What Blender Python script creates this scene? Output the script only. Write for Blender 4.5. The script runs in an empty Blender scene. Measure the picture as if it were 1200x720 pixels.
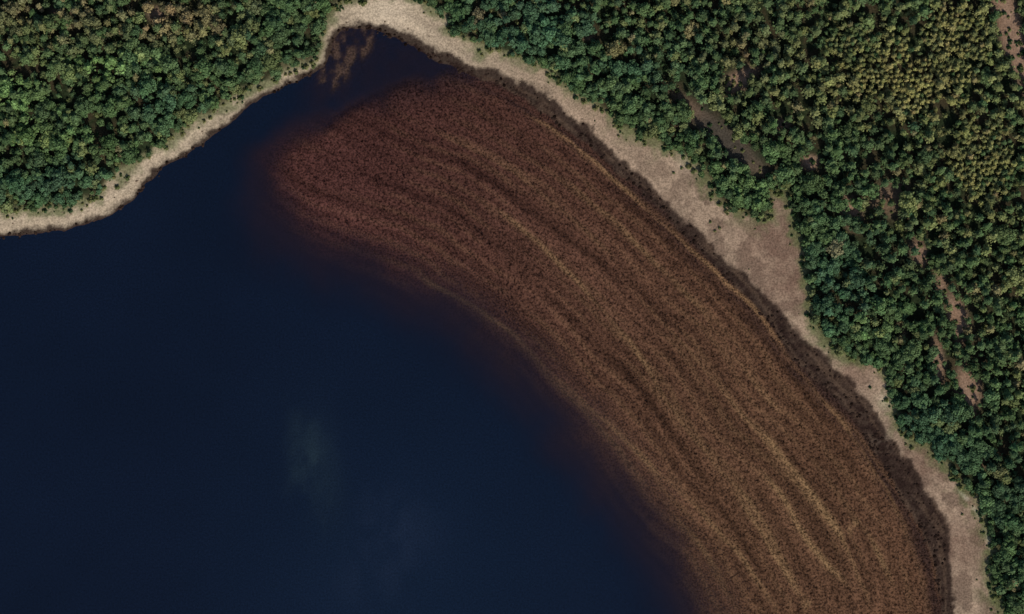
import bpy, math, numpy as np
from mathutils import Vector
rng=np.random.default_rng(7)
S=0.5
def W(p):
    p=np.asarray(p,float); return np.stack([(p[:,0]-600)*S,(360-p[:,1])*S],1)
def lin(c):
    c=np.asarray(c,float)/255.0
    return np.where(c<=0.04045,c/12.92,((c+0.055)/1.055)**2.4)
K=0.86
def alb(*c): return lin(c)/K
# ---------------- noise ----------------
def _h(ix,iy,s):
    n=(ix*374761393+iy*668265263+s*144269504)&0xffffffff
    n=((n^(n>>13))*1274126177)&0xffffffff
    n=n^(n>>16)
    return (n&0xffff)/65535.0
def vn(x,y,s=0):
    fx=np.floor(x);fy=np.floor(y);ix=fx.astype(np.int64);iy=fy.astype(np.int64)
    u=x-fx;v=y-fy;u=u*u*(3-2*u);v=v*v*(3-2*v)
    a=_h(ix,iy,s);b=_h(ix+1,iy,s);c=_h(ix,iy+1,s);d=_h(ix+1,iy+1,s)
    return (a*(1-u)+b*u)*(1-v)+(c*(1-u)+d*u)*v
def fbm(x,y,s=0,o=4):
    t=0;a=1;n=0
    for i in range(o):
        t=t+a*vn(x*2**i+17.3*i,y*2**i-9.1*i,s+i);n+=a;a*=0.55
    return t/n
def ss(a,b,x):
    t=np.clip((x-a)/(b-a),0,1);return t*t*(3-2*t)
def smooth(p,closed=True,n=5):
    p=np.asarray(p,float);out=[];N=len(p)
    for i in range(N if closed else N-1):
        if closed: a,b,c,d=p[i-1],p[i],p[(i+1)%N],p[(i+2)%N]
        else: a,b,c,d=p[max(i-1,0)],p[i],p[i+1],p[min(i+2,N-1)]
        for k in range(n):
            t=k/n
            out.append(0.5*((2*b)+(-a+c)*t+(2*a-5*b+4*c-d)*t*t+(-a+3*b-3*c+d)*t**3))
    if not closed: out.append(p[-1])
    return np.array(out)
def segd(X,Y,poly,closed=True,arc=False):
    best=np.full(X.shape,1e12);al=np.zeros(X.shape);L=0;N=len(poly)
    for i in range(N if closed else N-1):
        a=poly[i];b=poly[(i+1)%N];d=b-a;l2=d@d
        if l2<1e-9: continue
        t=np.clip(((X-a[0])*d[0]+(Y-a[1])*d[1])/l2,0,1)
        q=(X-a[0]-t*d[0])**2+(Y-a[1]-t*d[1])**2
        m=q<best;best=np.where(m,q,best)
        if arc: al=np.where(m,L+t*math.sqrt(l2),al)
        L+=math.sqrt(l2)
    return (np.sqrt(best),al) if arc else np.sqrt(best)
def inside(X,Y,poly):
    r=np.zeros(X.shape,bool);N=len(poly)
    for i in range(N):
        x1,y1=poly[i];x2,y2=poly[(i+1)%N]
        if y1==y2: continue
        c=((y1>Y)!=(y2>Y))&(X<(x2-x1)*(Y-y1)/(y2-y1)+x1)
        r^=c
    return r
def sdf(X,Y,poly):   # + inside
    d=segd(X,Y,poly);return np.where(inside(X,Y,poly),d,-d)
# ---------------- traced outlines ----------------
LEFT=[(-2500,600),(-900,420),(-300,325),(-100,288),(0,278),(40,275),(80,268),(120,254),(155,235),(180,210),(210,186),(240,166),(270,145),(300,119),(340,98),(372,84),(386,70),(391,50),(402,37),(425,32)]
R_IN=[(450,42),(475,50),(500,64),(540,84),(580,98),(615,116),(650,140),(692,174),(738,215),(780,250),(820,292),(862,334),(900,378),(930,418),(965,455),(1002,496),(1034,545),(1068,600),(1090,645),(1099,690),(1102,720)]
R_OUT=[(450,38),(478,46),(505,59),(545,77),(585,90),(615,105),(650,127),(702,167),(742,204),(772,232),(802,264),(850,308),(900,356),(936,396),(976,434),(1013,470),(1030,505),(1060,546),(1088,583),(1108,624),(1108,655),(1110,690),(1112,720)]
SOUTH=[(1080,800),(1020,950),(900,1300),(700,2500),(-2500,2500)]
LAKE=W(smooth(LEFT+R_IN+SOUTH)); OUT=W(smooth(LEFT+R_OUT+SOUTH))
VEG=[(-2500,560),(-900,390),(-300,298),(-100,260),(0,250),(40,247),(80,242),(110,230),(135,213),(160,192),(195,170),(220,148),(250,133),(290,109),(330,88),(365,72),(380,52),(384,30),(392,14),(410,2),(450,-6),(482,-2),(502,6),(518,18),(536,36),(562,54),(600,67),(640,84),(668,104),(698,124),(735,152),(768,168),(802,180),(822,202),(836,234),(866,252),(898,258),(904,228),(920,228),(928,264),(942,292),(946,330),(950,372),(966,402),(1000,424),(1030,432),(1042,450),(1048,482),(1060,508),(1094,530),(1128,570),(1155,612),(1165,642),(1160,685),(1174,720),(1165,820),(1110,970),(1000,1320),(800,2600),(-2500,2600)]
NOFOR=W(smooth(VEG))
BROWN=W(smooth([(560,80),(520,84),(490,94),(462,104),(430,120),(385,136),(340,152),(312,178),(300,210),(308,244),(344,280),(398,306),(458,336),(516,366),(566,406),(614,450),(654,492),(694,538),(728,582),(758,628),(782,670),(806,720),(840,820),(900,950),(1200,950),(1250,720),(1200,600),(1000,330),(800,160),(660,80)]))
NEL=W(smooth([(380,0)]+R_IN+[(1100,800)],False))
FAN=W(smooth([(386,25),(430,22),(446,46),(436,66),(418,84),(402,104),(376,112),(372,84),(380,60)]))
LIGHT=[ # light submerged ridges (pts, half width m, strength)
 ([(470,315),(540,350),(600,392),(660,450),(720,505),(780,562),(835,615),(880,668),(915,722)],1.3,.75),
 ([(560,230),(620,275),(690,345),(745,410),(785,475),(830,535),(880,590),(915,650),(945,710)],1.3,.75),
 ([(600,124),(650,154),(700,192),(745,235),(795,278),(850,330),(890,370),(930,425)],.9,.8),
 ([(700,300),(780,380),(840,450),(890,510),(930,562),(970,610),(1000,650)],1.1,.6),
 ([(880,492),(925,545),(960,590),(985,630),(1010,680),(1022,722)],1.4,1.2),
 ([(880,535),(915,580),(945,632),(975,668),(1008,700)],1.3,1.15),
 ([(1010,610),(1030,650),(1052,700)],1.3,1.0),
 ([(850,560),(890,620),(930,690),(945,722)],1.2,.85),
 ([(950,450),(990,500),(1030,560),(1060,620),(1080,670)],1.2,.5),
 ([(500,150),(590,195),(670,255),(740,320)],1.4,.4),
 ([(620,420),(700,500),(770,580),(830,650),(860,710)],1.3,.45),
 ([(640,190),(720,260),(800,340),(870,430),(940,520)],1.2,.5)]
DARK=[([(520,180),(590,225),(650,270),(710,312),(760,355),(810,410)],2.2,.8),
 ([(620,330),(700,400),(770,480),(840,570)],2.6,.5),
 ([(630,155),(690,200),(750,250),(805,303),(850,350),(895,400),(950,470),(1010,555),(1060,630)],2.2,.7),
 ([(900,500),(950,560),(985,610),(1000,650),(1030,720)],1.5,.9),
 ([(870,545),(905,600),(935,655),(965,715)],1.6,.8),([(1000,600),(1020,650),(1045,720)],1.6,.7),
 ([(730,440),(790,520),(850,600),(900,690)],2,.5),
 ([(430,200),(520,245),(600,300),(660,350)],3,.4),
 ([(560,350),(640,415),(720,490),(800,560)],2,.35)]
CLEAR=[(865,95,24,12,30,.9),(915,150,14,8,40,.6),(845,160,60,9,-42,1),(995,248,12,20,20,.95),(1040,235,34,22,-10,.45),(1075,295,9,18,20,.8),(1120,372,12,28,15,.95),(1100,330,7,22,10,.7),(1133,455,13,26,5,1),(1098,420,8,26,5,.8),(800,140,16,8,0,.4),(948,190,10,8,0,1),(190,15,18,8,10,.6),(75,15,14,8,0,.4),(690,45,8,4,0,.4),(1182,35,13,70,15,1.3),(1150,540,5,12,0,.4),(1058,395,5,20,20,.4)]
GAPS=[W(smooth(p,False)) for p in ([(760,70),(800,110),(830,135),(900,195),(960,240),(1010,290),(1060,340),(1110,420),(1150,490),(1200,560)],[(880,0),(910,60),(935,120),(945,185)],[(640,20),(700,60),(760,75)],[(1110,230),(1150,300),(1190,360)],[(0,75),(60,100),(110,150),(130,200)],[(230,0),(215,50),(250,100)],[(1060,160),(1000,190),(960,180)])]
def clearings(px,py):
    m=np.zeros(px.shape)
    for cx,cy,rx,ry,a,s in CLEAR:
        a=math.radians(a);dx=px-cx;dy=py-cy
        u=dx*math.cos(a)-dy*math.sin(a);v=dx*math.sin(a)+dy*math.cos(a)
        m=np.maximum(m,s*np.exp(-((u/rx)**2+(v/ry)**2)**1.5))
    return m
# ---------------- scene / world ----------------
sc=bpy.context.scene
w=bpy.data.worlds.new("World");sc.world=w;w.use_nodes=True
nt=w.node_tree;bg=nt.nodes["Background"];sky=nt.nodes.new("ShaderNodeTexSky")
AZ,EL=158,42
sky.sky_type='NISHITA';sky.sun_disc=False;sky.sun_elevation=math.radians(EL);sky.sun_rotation=math.radians(AZ)
nt.links.new(sky.outputs[0],bg.inputs[0]);bg.inputs[1].default_value=0.10
sd=bpy.data.lights.new("sun","SUN");sd.energy=3.3;sd.angle=math.radians(.5);sd.color=(1,.94,.84)
so=bpy.data.objects.new("sun",sd);sc.collection.objects.link(so)
v=Vector((math.sin(math.radians(AZ))*math.cos(math.radians(EL)),math.cos(math.radians(AZ))*math.cos(math.radians(EL)),math.sin(math.radians(EL))))
so.rotation_euler=v.to_track_quat('Z','Y').to_euler();so.location=v*500
sc.view_settings.view_transform='Standard'
try: sc.view_settings.look='None'
except: pass
# ---------------- grids ----------------
def axis(h,st,far):
    a=list(np.arange(-h,h+.01,st));d=st;x=h;ext=[]
    while x<far: d*=1.22;x+=d;ext.append(x)
    return np.array([-e for e in ext[::-1]]+a+ext)
def gridmesh(name,xs,ys,Z,attrs,colors):
    nx,ny=len(xs),len(ys);X,Y=np.meshgrid(xs,ys)
    co=np.stack([X,Y,Z],-1).reshape(-1,3).astype(np.float32)
    i=np.arange(nx*ny).reshape(ny,nx)
    f=np.stack([i[:-1,:-1],i[:-1,1:],i[1:,1:],i[1:,:-1]],-1).reshape(-1,4)
    me=bpy.data.meshes.new(name);me.vertices.add(len(co));me.vertices.foreach_set("co",co.ravel())
    me.loops.add(f.size);me.loops.foreach_set("vertex_index",f.ravel().astype(np.int32))
    me.polygons.add(len(f));me.polygons.foreach_set("loop_start",(np.arange(len(f))*4).astype(np.int32))
    me.polygons.foreach_set("use_smooth",np.ones(len(f),bool))
    me.update(calc_edges=True);me.validate()
    for k,a in attrs.items():
        at=me.attributes.new(k,'FLOAT','POINT');at.data.foreach_set("value",a.ravel().astype(np.float32))
    for k,c in colors.items():
        at=me.attributes.new(k,'FLOAT_COLOR','POINT')
        cc=np.concatenate([c.reshape(-1,3),np.ones((nx*ny,1))],1).astype(np.float32)
        at.data.foreach_set("color",cc.ravel())
    ob=bpy.data.objects.new(name,me);sc.collection.objects.link(ob);return ob
xs=axis(320,1.0,7000);ys=axis(200,1.0,7000)
X,Y=np.meshgrid(xs,ys)
def land_fields(X,Y):
    jx=(fbm(X/9,Y/9,3)-.5)*5;jy=(fbm(X/9,Y/9,13)-.5)*5
    dl=-sdf(X+jx,Y+jy,LAKE)     # + land
    do=-sdf(X+jx*1.4,Y+jy*1.4,OUT)
    df=-sdf(X+jx*2.0,Y+jy*2.0,NOFOR)  # + in forest
    return dl,do,df
dl,do,df=land_fields(X,Y)
px=X/S+600;py=360-Y/S
def height(X,Y,dl,df):
    return np.where(dl>0,np.minimum(dl*.07,2.2)+ss(0,25,df)*2.0+(fbm(X/14,Y/14,21)-.5)*np.clip(dl*.06,0,.5)+ (fbm(X/60,Y/60,22)-.4)*4*ss(10,80,df),0)
# brown mask
wx=(fbm(X/22,Y/22,31)-.5)*18;wy=(fbm(X/22,Y/22,37)-.5)*18
db=sdf(X+wx,Y+wy,BROWN)
soft=8+27*ss(190,330,py)+12*ss(420,310,px)
m=ss(-soft,soft*1.25,db)
fan=ss(-4,4,sdf(X+wx*.4,Y+wy*.4,FAN))*(.3+.7*ss(.38,.6,fbm(X/3,Y/6,41)))
cove=ss(-14,14,sdf(X,Y,W([(370,40),(520,40),(560,100),(470,120),(400,128),(350,140)])))
m2=np.clip(np.maximum(np.maximum(m,fan*.85),cove*.3*(.5+fbm(X/7,Y/7,44))),0,1)
sN,al=segd(X,Y,NEL,False,True)
warp=(fbm(X/60,Y/60,55)-.5)*16
st=fbm((sN+warp)/5,al/110,51,3)
st2=fbm((sN+warp*.5)/1.6,al/60,61,2)
bands=np.sin(2*np.pi*(sN+warp+.02*al)/9.5+2.5*vn(al/90,al*0,66))
wob=(fbm(X/12,Y/12,71)-.5)*2.4
wob2=(fbm(X/12,Y/12,72)-.5)*2.4
ridge=np.zeros(X.shape)
for p,hw,s in LIGHT:
    L=W(smooth(p,False));d,a=segd(X+wob,Y+wob2,L,False,True);tot=np.sum(np.hypot(*np.diff(L,axis=0).T))
    e=ss(0,30,a)*ss(0,30,tot-a)*(.6+.7*vn(a/20,a*0,81))
    ridge+=s*e*np.exp(-(d/hw)**2)+s*e*.3*np.exp(-(d/hw/2.5)**2)
for p,hw,s in DARK:
    L=W(smooth(p,False));d,a=segd(X+wob,Y+wob2,L,False,True);tot=np.sum(np.hypot(*np.diff(L,axis=0).T))
    ridge-=s*ss(0,25,a)*ss(0,25,tot-a)*(.5+.8*vn(a/15,a*0,91))*np.exp(-(d/hw)**2)
ridge+=bands*.3*ss(.3,.65,fbm(X/40,Y/40,95))*(.35+.65*ss(350,750,px+py*.4))
for cx,cy,r in [(995,620,3.6),(946,708,2.6),(1003,612,2.0)]:
    d=np.hypot(px-cx+wob*2,py-cy+wob2*2)*S;ridge+=1.1*np.exp(-(d/r)**2)
def L3(a,b,t): return a+(b-a)*t[...,None]
def mixc(base,c,t): return base+(np.asarray(c)-base)*t[...,None]
# lakebed colour
t=ss(330,1050,px+ .35*(py-200))
bed=L3(alb(67,41,36),alb(82,58,42),t)
bed=bed*(1+.6*(st-.5)+.55*(st2-.5))[...,None]
bed=bed*(.86+.28*fbm(X/30,Y/30,58))[...,None]
bed=np.where((ridge>0)[...,None],mixc(bed,alb(128,101,70),np.clip(ridge*.42,0,.7)),bed*(1+np.maximum(ridge,-.9)*.5)[...,None])
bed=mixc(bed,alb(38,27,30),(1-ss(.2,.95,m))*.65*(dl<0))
bed=mixc(bed,alb(84,66,54),fan*.8*(px<460))
bed=mixc(bed,alb(26,22,26),cove*(1-fan)*.6)
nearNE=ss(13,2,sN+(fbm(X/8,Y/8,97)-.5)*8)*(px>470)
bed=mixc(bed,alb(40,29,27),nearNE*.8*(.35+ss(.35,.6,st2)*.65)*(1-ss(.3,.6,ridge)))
# sand
sand=L3(alb(160,143,121),alb(144,123,103),ss(450,700,px))
sand=sand*(1+.34*(fbm(X/10,Y/10,101)-.5)+.42*(vn(do/1.6,al/30+X/60,103)-.5))[...,None]
sand=mixc(sand,alb(104,86,72),ss(.45,.6,fbm(X/8,Y/8,105))*ss(650,850,px)*.75)
sand=mixc(sand,alb(90,90,62),ss(.5,.64,fbm(X/6,Y/6,106))*(.3+.7*ss(650,850,px))*.6*ss(14,3,-df))
for cx,cy,r in [(905,285,42),(925,335,30),(1085,545,30),(1120,640,34),(1000,440,22)]:
    sand=mixc(sand,alb(106,82,69),.65*np.exp(-(((px-cx)**2+(py-cy)**2)/r**2))*(.5+fbm(X/4,Y/4,107)))
for cx,cy,r in [(808,188,12),(1030,518,11),(1040,470,10),(450,8,30)]:
    sand=mixc(sand,alb(190,172,148),.6*np.exp(-(((px-cx)**2+(py-cy)**2)/r**2)))
wl=segd(X+wob*.8,Y+wob2*.8,W(smooth([(1124,574),(1138,592),(1151,612),(1160,642)],False)),False)
sand=mixc(sand,alb(205,190,168),.6*np.exp(-(wl/1.0)**2)*ss(.25,.5,vn(Y/5,Y*0,108)))
sand=mixc(sand,alb(190,172,146),.3*np.exp(-((do-9)/1.6)**2)*(px<500))
# wrack / wet dark band
band=ss(2.6,-1.0,do+(fbm(X/4,Y/4,110)-.5)*8)
wr=np.maximum(ss(3.8,1.2,do+(fbm(X/3,Y/3,112)-.5)*4)*.93,band*(.7+.3*ss(.35,.55,fbm(X/2.5,Y/2.5,111))))
sand=mixc(sand,alb(42,31,27),np.clip(wr,0,1))
sand=mixc(sand,alb(96,77,62),.4*band*ss(.5,.66,fbm(sN/1.6,al/16,113))*(px>560))
# grass fringe & forest floor
fr=ss(-6,0.5,df+(fbm(X/6,Y/6,121)-.5)*14)
col=mixc(sand,alb(84,92,58),fr*.75*ss(2,5,do))
ff=ss(0,5,df)
floor=L3(alb(38,46,30),alb(58,52,38),ss(.4,.65,fbm(X/8,Y/8,131)))
cl=clearings(px+wob*3,py+wob2*3)
floor=mixc(floor,L3(alb(116,92,74),alb(140,116,98),fbm(X/4,Y/4,133)),np.clip(cl*1.3,0,1))
dk=np.exp(-(((px-850)*.743+(py-165)*.669)/55)**2-((-(px-850)*.669+(py-165)*.743)/14)**2)
floor=mixc(floor,alb(68,62,54),np.clip(dk*1.4,0,1))
col=col+(floor-col)*ff[...,None]
inl=ss(.5,-.5,dl)
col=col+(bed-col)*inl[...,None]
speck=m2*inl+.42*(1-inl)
Z=height(X,Y,dl,df)
dep=5+(.45-5)*m2
Z=np.where(dl<=0,-np.minimum(-dl*.09,dep)+ridge*.08*inl*ss(0,8,-dl),Z)
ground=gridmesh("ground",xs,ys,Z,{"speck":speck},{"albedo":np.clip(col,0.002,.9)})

def newmat(n):
    mt=bpy.data.materials.new(n);mt.use_nodes=True;return mt,mt.node_tree,mt.node_tree.nodes["Principled BSDF"]
def noise(nt,scale,detail=3,rough=.6,vec=None):
    n=nt.nodes.new("ShaderNodeTexNoise");n.inputs["Scale"].default_value=scale;n.inputs["Detail"].default_value=detail;n.inputs["Roughness"].default_value=rough
    if vec is not None: nt.links.new(vec,n.inputs["Vector"])
    return n.outputs["Fac"]
def mrange(nt,s,a,b,c,d):
    n=nt.nodes.new("ShaderNodeMapRange");nt.links.new(s,n.inputs[0])
    for i,v in enumerate((a,b,c,d)): n.inputs[i+1].default_value=v
    return n.outputs[0]
def math_(nt,op,a,b=None):
    n=nt.nodes.new("ShaderNodeMath");n.operation=op
    for i,s in enumerate((a,b)):
        if s is None: continue
        if isinstance(s,(int,float)): n.inputs[i].default_value=s
        else: nt.links.new(s,n.inputs[i])
    return n.outputs[0]
def vscale(nt,col,f):
    n=nt.nodes.new("ShaderNodeVectorMath");n.operation='SCALE';nt.links.new(col,n.inputs[0]);nt.links.new(f,n.inputs["Scale"]);return n.outputs[0]
def attr(nt,name,typ='GEOMETRY'):
    n=nt.nodes.new("ShaderNodeAttribute");n.attribute_name=name;n.attribute_type=typ;return n
def diffuse(t_,col,nrm=None):
    d=t_.nodes.new("ShaderNodeBsdfDiffuse");t_.links.new(col,d.inputs["Color"])
    if nrm is not None: t_.links.new(nrm,d.inputs["Normal"])
    t_.links.new(d.outputs[0],t_.nodes["Material Output"].inputs[0]);return d
mt,t_,b=newmat("ground_soil")
geo=t_.nodes.new("ShaderNodeNewGeometry");pos=geo.outputs["Position"]
a=attr(t_,"albedo");sp=attr(t_,"speck")
n1=mrange(t_,noise(t_,.45,3,.7,pos),.3,.7,-1,1)
n2=mrange(t_,noise(t_,.95,2,.6,pos),.35,.65,-1,1)
f=math_(t_,'ADD',math_(t_,'MULTIPLY',n1,.3),math_(t_,'MULTIPLY',n2,.75))
f=math_(t_,'ADD',math_(t_,'MULTIPLY',f,math_(t_,'MULTIPLY',sp.outputs["Fac"],.95)),1.0)
bp=t_.nodes.new("ShaderNodeBump");bp.inputs["Distance"].default_value=.35;bp.inputs["Strength"].default_value=.5
t_.links.new(noise(t_,.7,3,.65,pos),bp.inputs["Height"])
diffuse(t_,vscale(t_,a.outputs["Color"],f),bp.outputs[0])
ground.data.materials.append(mt)
# ---------------- lake water ----------------
xs2=axis(320,2.0,6500);ys2=axis(200,2.0,6500)
from_x=np.clip(np.searchsorted(xs,xs2),0,len(xs)-1);from_y=np.clip(np.searchsorted(ys,ys2),0,len(ys)-1)
m_w=m2[np.ix_(from_y,from_x)];X2,Y2=np.meshgrid(xs2,ys2);p2=X2/S+600;q2=360-Y2/S
wc=np.broadcast_to(alb(9,18,34),X2.shape+(3,)).copy()
wc=wc*(.82+.36*fbm(X2/60,Y2/60,201))[...,None]
wc=mixc(wc,alb(12,26,44),.6*ss(300,720,q2)*ss(150,450,p2)*ss(800,500,p2))
n=fbm(X2/12,Y2/18,203)
plume=np.exp(-(((p2-372-(q2-540)*.1+ (n-.5)*40)/22)**2+((q2-550)/60)**2))*(.4+.9*ss(.35,.7,n))
wc=mixc(wc,alb(36,50,56),np.clip(plume*.45,0,.7))
plume=np.exp(-(((p2-470+(n-.5)*60)/50)**2+((q2-625)/50)**2))*(.3+ss(.35,.7,n))+.8*np.exp(-(((p2-430)/70)**2+((q2-690)/50)**2))*n
wc=mixc(wc,alb(26,36,54),np.clip(plume*.4,0,.5))
rim=ss(0,.35,m_w)*(1-ss(.5,1,m_w))
wc=mixc(wc,alb(31,25,36),rim*.5)
water=gridmesh("lake_water",xs2,ys2,np.zeros(X2.shape),{"shallow":m_w},{"tintw":wc})
mt,t_,b=newmat("lake_water")
geo=t_.nodes.new("ShaderNodeNewGeometry");pos=geo.outputs["Position"]
a=attr(t_,"tintw");sh=attr(t_,"shallow")
gr=mrange(t_,noise(t_,.9,2,.7,pos),.3,.7,.7,1.3)
t_.links.new(vscale(t_,a.outputs["Color"],gr),b.inputs["Base Color"])
b.inputs["Roughness"].default_value=.12;b.inputs["Specular IOR Level"].default_value=.25
bp=t_.nodes.new("ShaderNodeBump");bp.inputs["Distance"].default_value=.06;bp.inputs["Strength"].default_value=.4
t_.links.new(noise(t_,.5,3,.6,pos),bp.inputs["Height"]);t_.links.new(bp.outputs[0],b.inputs["Normal"])
t_.links.new(mrange(t_,sh.outputs["Fac"],0,1,1,.06),b.inputs["Alpha"])
water.data.materials.append(mt)
# ---------------- vegetation prototypes ----------------
def leafmat():
    mt,t_,b=newmat("foliage")
    a=attr(t_,"tint",'INSTANCER');g=t_.nodes.new("ShaderNodeNewGeometry")
    f=mrange(t_,g.outputs["Random Per Island"],0,1,.6,1.4)
    c=vscale(t_,a.outputs["Color"],f)
    d=diffuse(t_,c)
    tr=t_.nodes.new("ShaderNodeBsdfTranslucent");t_.links.new(c,tr.inputs[0])
    mx=t_.nodes.new("ShaderNodeMixShader");mx.inputs[0].default_value=.2
    o=t_.nodes["Material Output"];t_.links.new(d.outputs[0],mx.inputs[1]);t_.links.new(tr.outputs[0],mx.inputs[2]);t_.links.new(mx.outputs[0],o.inputs[0])
    return mt
LEAF=leafmat()
BARK,t_,b=newmat("bark")
cr=t_.nodes.new("ShaderNodeValToRGB");cr.color_ramp.elements[0].color=(.05,.035,.025,1);cr.color_ramp.elements[1].color=(.2,.15,.11,1)
t_.links.new(noise(t_,3,4,.6),cr.inputs[0]);diffuse(t_,cr.outputs[0])
class MB:
    def __init__(s): s.v=[];s.f=[];s.m=[]
    def quad(s,c,nrm,sz,asp=1.0):
        nrm=nrm/np.linalg.norm(nrm);r=rng.normal(size=3);u=np.cross(nrm,r);u/=np.linalg.norm(u);w_=np.cross(nrm,u)
        i=len(s.v);k=rng.uniform(.7,1.25,4)
        for a_,b_,kk in ((-1,-1,k[0]),(1,-1,k[1]),(1,1,k[2]),(-1,1,k[3])): s.v.append(c+(u*a_*asp+w_*b_)*sz*.5*kk)
        s.f.append((i,i+1,i+2,i+3));s.m.append(0)
    def limb(s,a,b,r0,r1,n=6):
        a=np.array(a,float);b=np.array(b,float);d=b-a;d/=np.linalg.norm(d)
        u=np.cross(d,[.3,.9,.1]);u/=np.linalg.norm(u);w_=np.cross(d,u);i=len(s.v)
        for c,r in ((a,r0),(b,r1)):
            for k in range(n):
                t=2*math.pi*k/n;s.v.append(c+(u*math.cos(t)+w_*math.sin(t))*r)
        for k in range(n): s.f.append((i+k,i+(k+1)%n,i+n+(k+1)%n,i+n+k));s.m.append(1)
    def build(s,name,col):
        me=bpy.data.meshes.new(name);me.from_pydata([tuple(p) for p in s.v],[],s.f)
        me.materials.append(LEAF);me.materials.append(BARK);me.polygons.foreach_set("material_index",s.m)
        o=bpy.data.objects.new(name,me);col.objects.link(o);return o
protos=bpy.data.collections.new("tree_kinds")
def broadleaf(name,R,H,nl,nleaf):
    mb=MB();base=H*.35
    mb.limb((0,0,-.5),(0,0,H*.7),.28,.12)
    off=rng.normal(size=2)*R*.15
    lobes=[(np.array([off[0],off[1],H-R*.45]),R*.42)]
    for i in range(nl):
        a_=2*math.pi*(i+rng.uniform(-.45,.45))/nl;q=R*rng.uniform(.35,.85)
        c=np.array([math.cos(a_)*q,math.sin(a_)*q,H-R*rng.uniform(.5,1.5)]);lobes.append((c,R*rng.uniform(.2,.44)))
        mb.limb((0,0,base*rng.uniform(.8,1.5)),c,.11,.03,5)
    ws=np.array([r**2 for _,r in lobes]);ws/=ws.sum()
    for k in range(nleaf):
        c,r=lobes[rng.choice(len(lobes),p=ws)];d=rng.normal(size=3);d[2]=abs(d[2])*1.1-.25;d/=np.linalg.norm(d)
        mb.quad(c+d*r*rng.uniform(.6,1.25)*np.array([1,1,.8]),d+rng.normal(size=3)*.5+np.array([0,0,.3]),rng.uniform(.45,1.0))
    mb.build(name,protos)
def pine(name,R,H,lev,nb):
    mb=MB();mb.limb((0,0,-.5),(0,0,H*.97),.22,.04)
    for l in range(lev):
        f_=l/(lev-1);z=H*(.38+.6*f_);rr=R*(1-f_**1.6*.88)*rng.uniform(.8,1.1)
        for j in range(nb):
            a_=2*math.pi*(j+.5*(l%2)+rng.uniform(-.25,.25))/nb;L=rr*rng.uniform(.6,1.25)
            e=np.array([math.cos(a_)*L,math.sin(a_)*L,z+L*.12-.1]);s0=np.array([0,0,z-.2])
            mb.limb(s0,e,.05,.015,3)
            for q in range(5):
                t=.25+.8*(q+rng.uniform(0,1))/5;c=s0+(e-s0)*t+rng.normal(size=3)*.2
                mb.quad(c,np.array([math.cos(a_)*.5,math.sin(a_)*.5,.9])+rng.normal(size=3)*.4,rng.uniform(.45,.85),1.1)
    for q in range(10): mb.quad(np.array([0,0,H*.95])+rng.normal(size=3)*.3,rng.normal(size=3)+np.array([0,0,1]),.45)
    mb.build(name,protos)
broadleaf("tree_a_broadleaf",3.9,8.5,9,520)
broadleaf("tree_b_broadleaf",3.3,7.2,8,400)
broadleaf("tree_c_broadleaf",4.8,10.0,12,700)
broadleaf("tree_d_broadleaf",2.8,6.5,7,320)
pine("tree_e_pine",2.8,11,9,6)
pine("tree_f_pine",2.3,12,9,6)
pine("tree_g_pine",3.2,10,8,7)
broadleaf("tree_h_shrub",1.5,2.2,5,90)
def scatter(name,P,kind,scale,tint,coll):
    n=len(P);me=bpy.data.meshes.new(name);me.vertices.add(n);me.vertices.foreach_set("co",P.astype(np.float32).ravel())
    at=me.attributes.new("kind",'INT','POINT');at.data.foreach_set("value",kind.astype(np.int32))
    at=me.attributes.new("sc",'FLOAT_VECTOR','POINT');at.data.foreach_set("vector",scale.astype(np.float32).ravel())
    at=me.attributes.new("rot",'FLOAT_VECTOR','POINT');rr=np.zeros((n,3));rr[:,2]=rng.uniform(0,6.28,n);rr[:,:2]=rng.normal(0,.05,(n,2));at.data.foreach_set("vector",rr.astype(np.float32).ravel())
    at=me.attributes.new("tint",'FLOAT_COLOR','POINT');at.data.foreach_set("color",np.concatenate([tint,np.ones((n,1))],1).astype(np.float32).ravel())
    ob=bpy.data.objects.new(name,me);sc.collection.objects.link(ob)
    g=bpy.data.node_groups.new(name,'GeometryNodeTree');g.interface.new_socket("Geometry",in_out='INPUT',socket_type='NodeSocketGeometry');g.interface.new_socket("Geometry",in_out='OUTPUT',socket_type='NodeSocketGeometry')
    N=g.nodes;i=N.new("NodeGroupInput");o=N.new("NodeGroupOutput");m2p=N.new("GeometryNodeMeshToPoints");ip=N.new("GeometryNodeInstanceOnPoints")
    ci=N.new("GeometryNodeCollectionInfo");ci.inputs["Collection"].default_value=coll;ci.inputs["Separate Children"].default_value=True;ci.inputs["Reset Children"].default_value=True
    def na(nm,ty):
        q=N.new("GeometryNodeInputNamedAttribute");q.data_type=ty;q.inputs["Name"].default_value=nm;return [x for x in q.outputs if x.enabled and x.name=="Attribute"][0]
    l=g.links.new;l(i.outputs[0],m2p.inputs[0]);l(m2p.outputs[0],ip.inputs["Points"]);l(ci.outputs[0],ip.inputs["Instance"]);ip.inputs["Pick Instance"].default_value=True
    l(na("kind",'INT'),ip.inputs["Instance Index"]);l(na("sc",'FLOAT_VECTOR'),ip.inputs["Scale"]);l(na("rot",'FLOAT_VECTOR'),ip.inputs["Rotation"])
    l(ip.outputs[0],o.inputs[0]);md=ob.modifiers.new("scatter",'NODES');md.node_group=g;print(name,n);return ob
def heightat(X,Y):
    dl,do,df=land_fields(X,Y);return height(X,Y,dl,df),dl,do,df
def plantation(tx,ty):
    g=np.zeros(tx.shape)
    for cx,cy,rx,ry in [(1065,85,95,55),(1120,45,50,45),(1150,190,50,60),(985,45,40,30)]:
        g=np.maximum(g,np.exp(-(((tx-cx)/rx)**2+((ty-cy)/ry)**2)**2))
    return g
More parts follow.
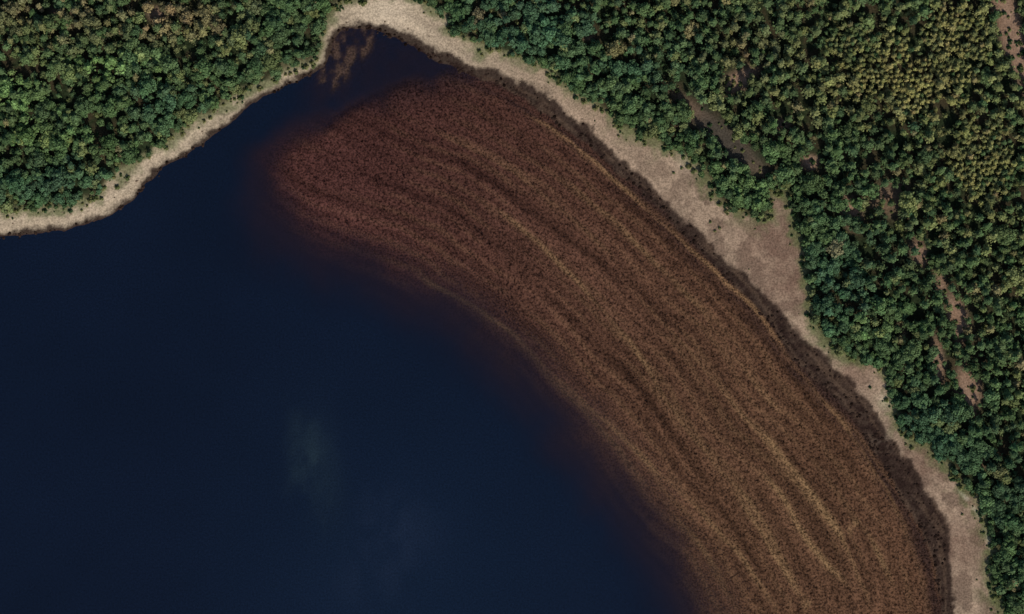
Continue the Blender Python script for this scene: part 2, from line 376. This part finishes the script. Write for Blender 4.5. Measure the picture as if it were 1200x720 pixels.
sp_=4.4
gx,gy=np.meshgrid(np.arange(-390,390,sp_),np.arange(-255,255,sp_));gx=gx+ (np.arange(gx.shape[0])%2)[:,None]*sp_/2
TX=(gx+rng.uniform(-2.3,2.3,gx.shape)).ravel();TY=(gy+rng.uniform(-2.3,2.3,gx.shape)).ravel()
keep=rng.uniform(size=TX.shape)>plantation(TX/S+600,360-TY/S);TX,TY=TX[keep],TY[keep]
# finer, more regular plantation rows in the upper right
gx,gy=np.meshgrid(np.arange(160,320,3.3),np.arange(60,200,3.0));gx2=gx+.35*gy;gx2=(gx2-160)%160+160
PX=(gx2+rng.uniform(-.8,.8,gx.shape)).ravel();PY=(gy+rng.uniform(-.8,.8,gx.shape)).ravel()
keep=rng.uniform(size=PX.shape)<plantation(PX/S+600,360-PY/S);isplant=np.concatenate([np.zeros(len(TX),bool),np.ones(keep.sum(),bool)])
TX=np.concatenate([TX,PX[keep]]);TY=np.concatenate([TY,PY[keep]])
tz,tl,to,tf=heightat(TX,TY);tx=TX/S+600;ty=360-TY/S
den=1-clearings(tx,ty)*1.15-np.clip(1.2*np.exp(-(((tx-850)*.743+(ty-165)*.669)/50)**2-((-(tx-850)*.669+(ty-165)*.743)/11)**2),0,1)
gapd=np.min([segd(TX,TY,g,False) for g in GAPS],0);den-=.75*np.exp(-(gapd/2.6)**2)
den-= .5*ss(.6,.75,fbm(TX/9,TY/9,301))
k=(tf>.6)&(rng.uniform(size=TX.shape)<den)
TX,TY,tz,tf,tx,ty,isplant=[q[k] for q in (TX,TY,tz,tf,tx,ty,isplant)];n=len(TX)
# species zones
BASEC={'g':(68,85,54),'b':(60,82,59),'y':(120,116,72),'o':(122,104,76),'l':(92,114,68),'d':(50,67,47)}
Z_=[(1060,90,110,60,'y',.8),(1150,190,70,70,'y',.65),(980,40,60,50,'y',.3),(1120,40,60,50,'y',.7),(930,110,50,40,'y',.25),(1100,260,60,50,'y',.35),(870,60,60,50,'o',.35),(1180,330,40,60,'y',.3),(1000,180,60,40,'g',.5),
 (200,20,90,30,'o',.6),(60,20,70,30,'o',.5),(260,60,60,30,'y',.3),(140,75,45,20,'l',1),(30,110,50,30,'l',.8),(40,60,50,30,'y',.25),(70,170,60,25,'l',.5),(60,215,100,30,'b',.8),(200,120,70,30,'b',.7),(310,50,60,40,'b',.5),(330,15,60,25,'g',.6),
 (620,30,90,45,'b',1),(740,90,80,30,'b',.7),(740,20,60,30,'g',.6),(870,220,40,25,'l',.45),(980,340,50,80,'b',.9),(1010,390,35,30,'l',.45),(1090,500,70,60,'b',.9),(1170,580,60,100,'d',.7),(1040,290,60,40,'d',.5),(1150,420,60,80,'g',.8),(800,60,60,40,'d',.4)]
tint=np.tile(alb(*BASEC['g']),(n,1))*1.0
nx_=(fbm(TX/15,TY/15,311)-.5)*50;ny_=(fbm(TX/15,TY/15,312)-.5)*50
for cx,cy,rx,ry,c,s in Z_:
    g_=np.clip(s*1.3*np.exp(-((tx-cx+nx_)/rx)**2-((ty-cy+ny_)/ry)**2),0,1)
    g_=g_*(rng.uniform(size=n)<(.25+.75*g_));tint=tint+(alb(*BASEC[c])-tint)*g_[:,None]
r=rng.uniform(size=n)
tint=np.where((r<.08)[:,None],tint*.65+.35*alb(*BASEC['y']),tint);tint=np.where((r>.97)[:,None]&(tf>8)[:,None],tint*.5+.5*alb(*BASEC['o']),tint)
tint=np.where(((r>.10)&(r<.24))[:,None],tint*.5+.5*alb(*BASEC['d']),tint)
tint*=rng.uniform(.76,1.24,(n,1))*rng.uniform(.95,1.05,(n,3))
tint=tint*(.75+.5*fbm(TX/18,TY/18,333))[:,None]
pinep=np.where(tx>600,.15+.7*ss(10,45,tf),.25+.3*ss(20,60,tf))
isp=(rng.uniform(size=n)<pinep)|isplant
kind=np.where(isp,rng.integers(4,7,n),rng.integers(0,4,n))
sc_=np.where(isplant,rng.uniform(.5,.82,n),rng.uniform(.55,1.3,n)*(.6+.4*ss(0,8,tf)));scale=np.stack([sc_*rng.uniform(.85,1.15,n),sc_*rng.uniform(.85,1.15,n),sc_*rng.uniform(.8,1.15,n)],1)
scatter("forest",np.stack([TX,TY,tz-.1],1),kind,scale,tint*1.5,protos)
# shrubs at the forest edge and in clearings
N0=45000;UX=rng.uniform(-330,330,N0);UY=rng.uniform(-220,220,N0);uz,ul,uo,uf=heightat(UX,UY);ux=UX/S+600;uy=360-UY/S
pr=np.exp(-((uf-.3)/2.8)**2)*.8+.12*(uf>2)+ .15*clearings(ux,uy)*(uf>1)+.08*ss(.55,.7,fbm(UX/7,UY/7,401))*(uo>4)*(ux>600)
k=(uo>3)&(rng.uniform(size=N0)<pr);UX,UY,uz,uf=[q[k] for q in (UX,UY,uz,uf)];n=len(UX)
c=alb(80,92,56)+(alb(110,108,72)-alb(80,92,56))*rng.uniform(size=(n,1));c=np.where((rng.uniform(size=n)<.3)[:,None],alb(56,74,48),c)
s_=rng.uniform(.3,1.1,(n,1))*np.ones((1,3));s_=np.where((uf<-3)[:,None],s_*.6,s_)
scatter("shrub_fringe",np.stack([UX,UY,uz-.1],1),np.full(n,7),s_,c*1.2,protos)
# ---------------- shore rocks and debris ----------------
import bmesh
rk=bpy.data.collections.new("rock_kinds");RM,t_,b=newmat("wet_rock");a=attr(t_,"tint",'INSTANCER');diffuse(t_,vscale(t_,a.outputs["Color"],mrange(t_,noise(t_,2.5,2),.3,.7,.6,1.4)))
for i in range(4):
    bm=bmesh.new();bmesh.ops.create_icosphere(bm,subdivisions=2,radius=.5);o_=rng.uniform(0,9,3)
    for v_ in bm.verts:
        d=.75+.6*float(fbm(np.array([v_.co.x*2+o_[0]+v_.co.z]),np.array([v_.co.y*2+o_[1]-v_.co.z]),500+i)[0]);v_.co=Vector((v_.co.x*d*1.2,v_.co.y*d,v_.co.z*d*.6))
    me=bpy.data.meshes.new("rock_%d"%i);bm.to_mesh(me);bm.free();me.materials.append(RM);rk.objects.link(bpy.data.objects.new("rock_%d"%i,me))
N0=200000;UX=rng.uniform(-330,330,N0);UY=rng.uniform(-200,200,N0)
pre=np.abs(segd(UX,UY,LAKE))<12;UX,UY=UX[pre],UY[pre];uz,ul,uo,uf=heightat(UX,UY)
clump=ss(.45,.65,fbm(UX/4,UY/4,601))
pr=(.55*np.exp(-((ul-.4)/.9)**2)+.25*((ul>0)&(uo<.5)))*(.2+clump)+.02*(uo>0)*(uf<0)
k=(rng.uniform(size=len(UX))<pr)&(ul>-1.2);UX,UY,uz,uo=[q[k] for q in (UX,UY,uz,uo)];n=len(UX)
c=alb(44,33,28)*rng.uniform(.4,1.5,(n,1));c=np.where((uo>1.5)[:,None],alb(112,96,80)*rng.uniform(.7,1.2,(n,1)),c)
s_=rng.uniform(.35,1.6,(n,1))**1.4*rng.uniform(.8,1.2,(n,3));s_=np.where((uo>1.5)[:,None],s_*.6,s_)
scatter("shore_rocks",np.stack([UX,UY,uz],1),rng.integers(0,4,n),s_,c,rk)
# ---------------- camera ----------------
cd=bpy.data.cameras.new("camera");co=bpy.data.objects.new("camera",cd);sc.collection.objects.link(co);sc.camera=co
co.location=(0,0,1500);co.rotation_euler=(0,0,0);cd.sensor_width=36;cd.lens=90;cd.clip_start=10;cd.clip_end=20000
